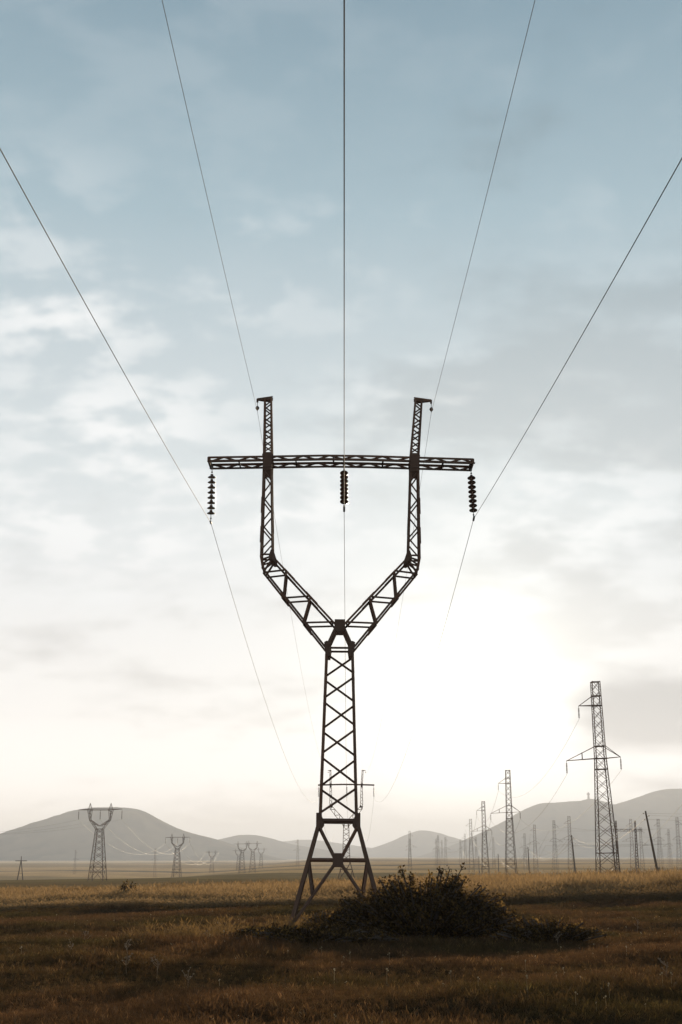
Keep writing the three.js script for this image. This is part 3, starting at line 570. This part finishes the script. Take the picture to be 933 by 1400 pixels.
// ---------------------------------------------------------------- bushes
const leafMat = [new THREE.MeshPhysicalMaterial({ color: rgb(0.042, 0.027, 0.013), roughness: 1, specularIntensity: 0, transmission: 0.3, thickness: 0, side: THREE.DoubleSide }), new THREE.MeshPhysicalMaterial({ color: rgb(0.12, 0.075, 0.026), roughness: 1, specularIntensity: 0, transmission: 0.55, thickness: 0, side: THREE.DoubleSide })];
const bark = std(0.06, 0.045, 0.035, 0.95);
function bush(name, label, x, D, spec, seed) {
  const { rx, rz, h, stems, leaves, leaf } = spec, R = rng(seed), t = top(name);
  t.position.set(x, ground(x, D) - 0.05, -D); tag(t, label, 'bush');
  const env = (a) => 0.8 + 0.35 * noise.noise(Math.cos(a) * 1.7 + seed, Math.sin(a) * 1.7, 0.4);
  const twigGeos = [], pos = [[], []], L = (k, c, d, n, s) => { const u = d.clone().multiplyScalar(s), w = n.clone().cross(d).normalize().multiplyScalar(s * 0.33), f = n.clone().multiplyScalar(s * 0.1), b = c.clone().addScaledVector(u, 0.45), e = c.clone().add(u); const A = b.clone().add(w).add(f), B = b.clone().sub(w).add(f); for (const v of [c, A, e, c, e, B]) pos[k].push(v.x, v.y, v.z); };
  const per = Math.ceil(leaves / stems);
  for (let i = 0; i < stems; i++) {
    const a = R() * 6.283, e = env(a), f = Math.sqrt(R()), br = f * 0.35, shoot = R() < 0.3 ? 1 + (spec.ragged ? 0.4 : 0.22) * R() : 1;
    const p0 = V(Math.cos(a) * rx * br, 0, Math.sin(a) * rz * br), lum = 0.82 + 0.3 * noise.noise(Math.cos(a) * f * 2.6 + seed, Math.sin(a) * f * 2.6, 7.7);
    const p2 = V(Math.cos(a) * rx * f * e, h * (spec.dome ? (spec.ragged ? 1 - 0.62 * f ** 3.2 : Math.sqrt(Math.max(0.06, 1 - f * f * 0.85))) : 0.9) * lum * shoot, Math.sin(a) * rz * f * e), p1 = V((p0.x + p2.x) * 0.5 * 0.85, p2.y * 0.62, (p0.z + p2.z) * 0.5 * 0.85);
    const cv = new THREE.QuadraticBezierCurve3(p0, p1, p2);
    const tg = new THREE.TubeGeometry(cv, 5, 0.012 + 0.01 * R(), 4); if (i < 14) mesh('stem', tg, bark, t); else twigGeos.push(tg);
    for (let k = 0; k < per; k++) {
      const u = 0.12 + 0.88 * Math.pow(R(), 0.75), c = cv.getPoint(u), off = V(R() - 0.5, R() - 0.5, R() - 0.5).normalize().multiplyScalar((0.05 + 0.3 * R()) * (1.15 - u * 0.75) * Math.min(1, h)); c.add(off); if (c.y < 0.02) c.y = 0.02 + 0.1 * R(); if (u < 0.94 && noise.noise(c.x * 2.3 + seed, c.y * 2.6, c.z * 2.3) < -0.12 - 0.25 * (1 - c.y / h)) continue;
      const d = V(R() - 0.5, R() - 0.35, R() - 0.5).normalize(), n = V(R() - 0.5, R() * 0.8 + 0.2, R() - 0.5).normalize(); n.addScaledVector(d, -n.dot(d)).normalize();
      L(R() < 0.72 ? 0 : 1, c, d, n, leaf * (0.65 + 0.7 * R()));
    }
  }
  if (twigGeos.length) mesh('twigs', mergeGeometries(twigGeos), bark, t);
  pos.forEach((p, k) => { const g = new THREE.BufferGeometry(); g.setAttribute('position', new THREE.Float32BufferAttribute(p, 3)); g.computeVertexNormals(); mesh('foliage', g, leafMat[k], t); });
}
bush('leafy_bush', 'big dense leafy bush hiding one side of the pylon base', 2.1, 36, { rx: 3.15, rz: 2.4, h: 1.52, stems: 600, leaves: 78000, leaf: 0.085, dome: true, ragged: 1 }, 41);
bush('leafy_bush', 'low spreading bush trailing off the sunlit end of the big bush', 5.0, 33.4, { rx: 1.6, rz: 1.0, h: 0.62, stems: 130, leaves: 9000, leaf: 0.07, dome: true }, 52);
bush('leafy_bush', 'thin weedy bush between the pylon legs beside the big bush', -0.55, 40.4, { rx: 0.8, rz: 0.7, h: 0.7, stems: 46, leaves: 1500, leaf: 0.065, dome: false }, 63);
bush('leafy_bush', 'low dark ragged bush in front of the pylon foot', -0.7, 32.0, { rx: 2.7, rz: 1.7, h: 0.44, stems: 260, leaves: 24000, leaf: 0.07, dome: true }, 85);
bush('leafy_bush', 'small dark round bush poking out of the tall golden grass', -11.2, 73, { rx: 0.7, rz: 0.6, h: 1.25, stems: 60, leaves: 3500, leaf: 0.085, dome: true }, 96);

// ---------------------------------------------------------------- pale seed heads dotted through the meadow
{
  const R = rng(321), spots = [], g = mergeGeometries([new THREE.CylinderGeometry(0.0012, 0.0016, 0.15, 4).toNonIndexed().translate(0, 0.075, 0), new THREE.IcosahedronGeometry(0.011, 0).translate(0, 0.15, 0), new THREE.IcosahedronGeometry(0.008, 0).translate(0.018, 0.135, 0.006)]);
  for (let i = 0; i < 800; i++) { const D = 14 + 46 * R(), x = (R() * 2 - 1) * (0.32 * D + 2), k = 0.6 + 0.6 * R(); if (noise.noise(x * 0.3, D * 0.25, 2.9) < 0) continue; spots.push([x, D, 0.7 + 0.9 * R() ** 2, 0.6 + 0.5 * R(), k * 0.34, k * 0.27, k * 0.17]); }
  scatter('seed_heads', [g], blade(0.3), spots, 'tiny pale seed heads dotted through the meadow grass');
}

// ---------------------------------------------------------------- dried weeds
{
  const straw = new THREE.MeshPhysicalMaterial({ color: rgb(0.16, 0.105, 0.055), roughness: 0.9, transmission: 0.3, thickness: 0, side: THREE.DoubleSide });
  [[-6.3, 34.5], [-4.3, 34.5], [-3.25, 34], [-3.5, 40], [-3.4, 22.3], [-3.9, 25.5], [-2.8, 21.4], [-2.25, 20.7], [4.95, 31.9], [4.75, 20.6], [8.7, 41], [-5.2, 27]].forEach(([x, D], i) => {
    const R = rng(200 + i), t = top('dried_weed'), h = 0.22 + 0.22 * R(), heads = []; t.position.set(x, ground(x, D), -D); t.rotation.y = R() * 6;
    tag(t, 'dried pale weed stalk with little seed heads in the meadow', 'weed', 'dried weed stalks scattered in the meadow');
    const stems = [new THREE.TubeGeometry(new THREE.CatmullRomCurve3([V(0, -0.03, 0), V(0.02, h * 0.5, 0.01), V(0.05 * R(), h, 0.03)]), 6, 0.0045, 4)];
    for (let k = 0; k < 7; k++) { const a = R() * 6.28, y = h * (0.4 + 0.6 * R()), l = 0.03 + 0.07 * R(), e = V(Math.cos(a) * l, y + l * 0.8, Math.sin(a) * l); stems.push(new THREE.TubeGeometry(new THREE.CatmullRomCurve3([V(0.02, y * 0.92, 0.01), V(e.x * 0.6, y + l * 0.3, e.z * 0.6), e]), 4, 0.004, 4)); heads.push(new THREE.IcosahedronGeometry(0.01 + 0.009 * R(), 1).scale(1, 0.8, 1).translate(e.x, e.y, e.z)); }
    mesh('stalk', mergeGeometries(stems), straw, t); heads.forEach((g) => mesh('seed_head', g, straw, t));
  });
}
renderer.render(scene, camera);
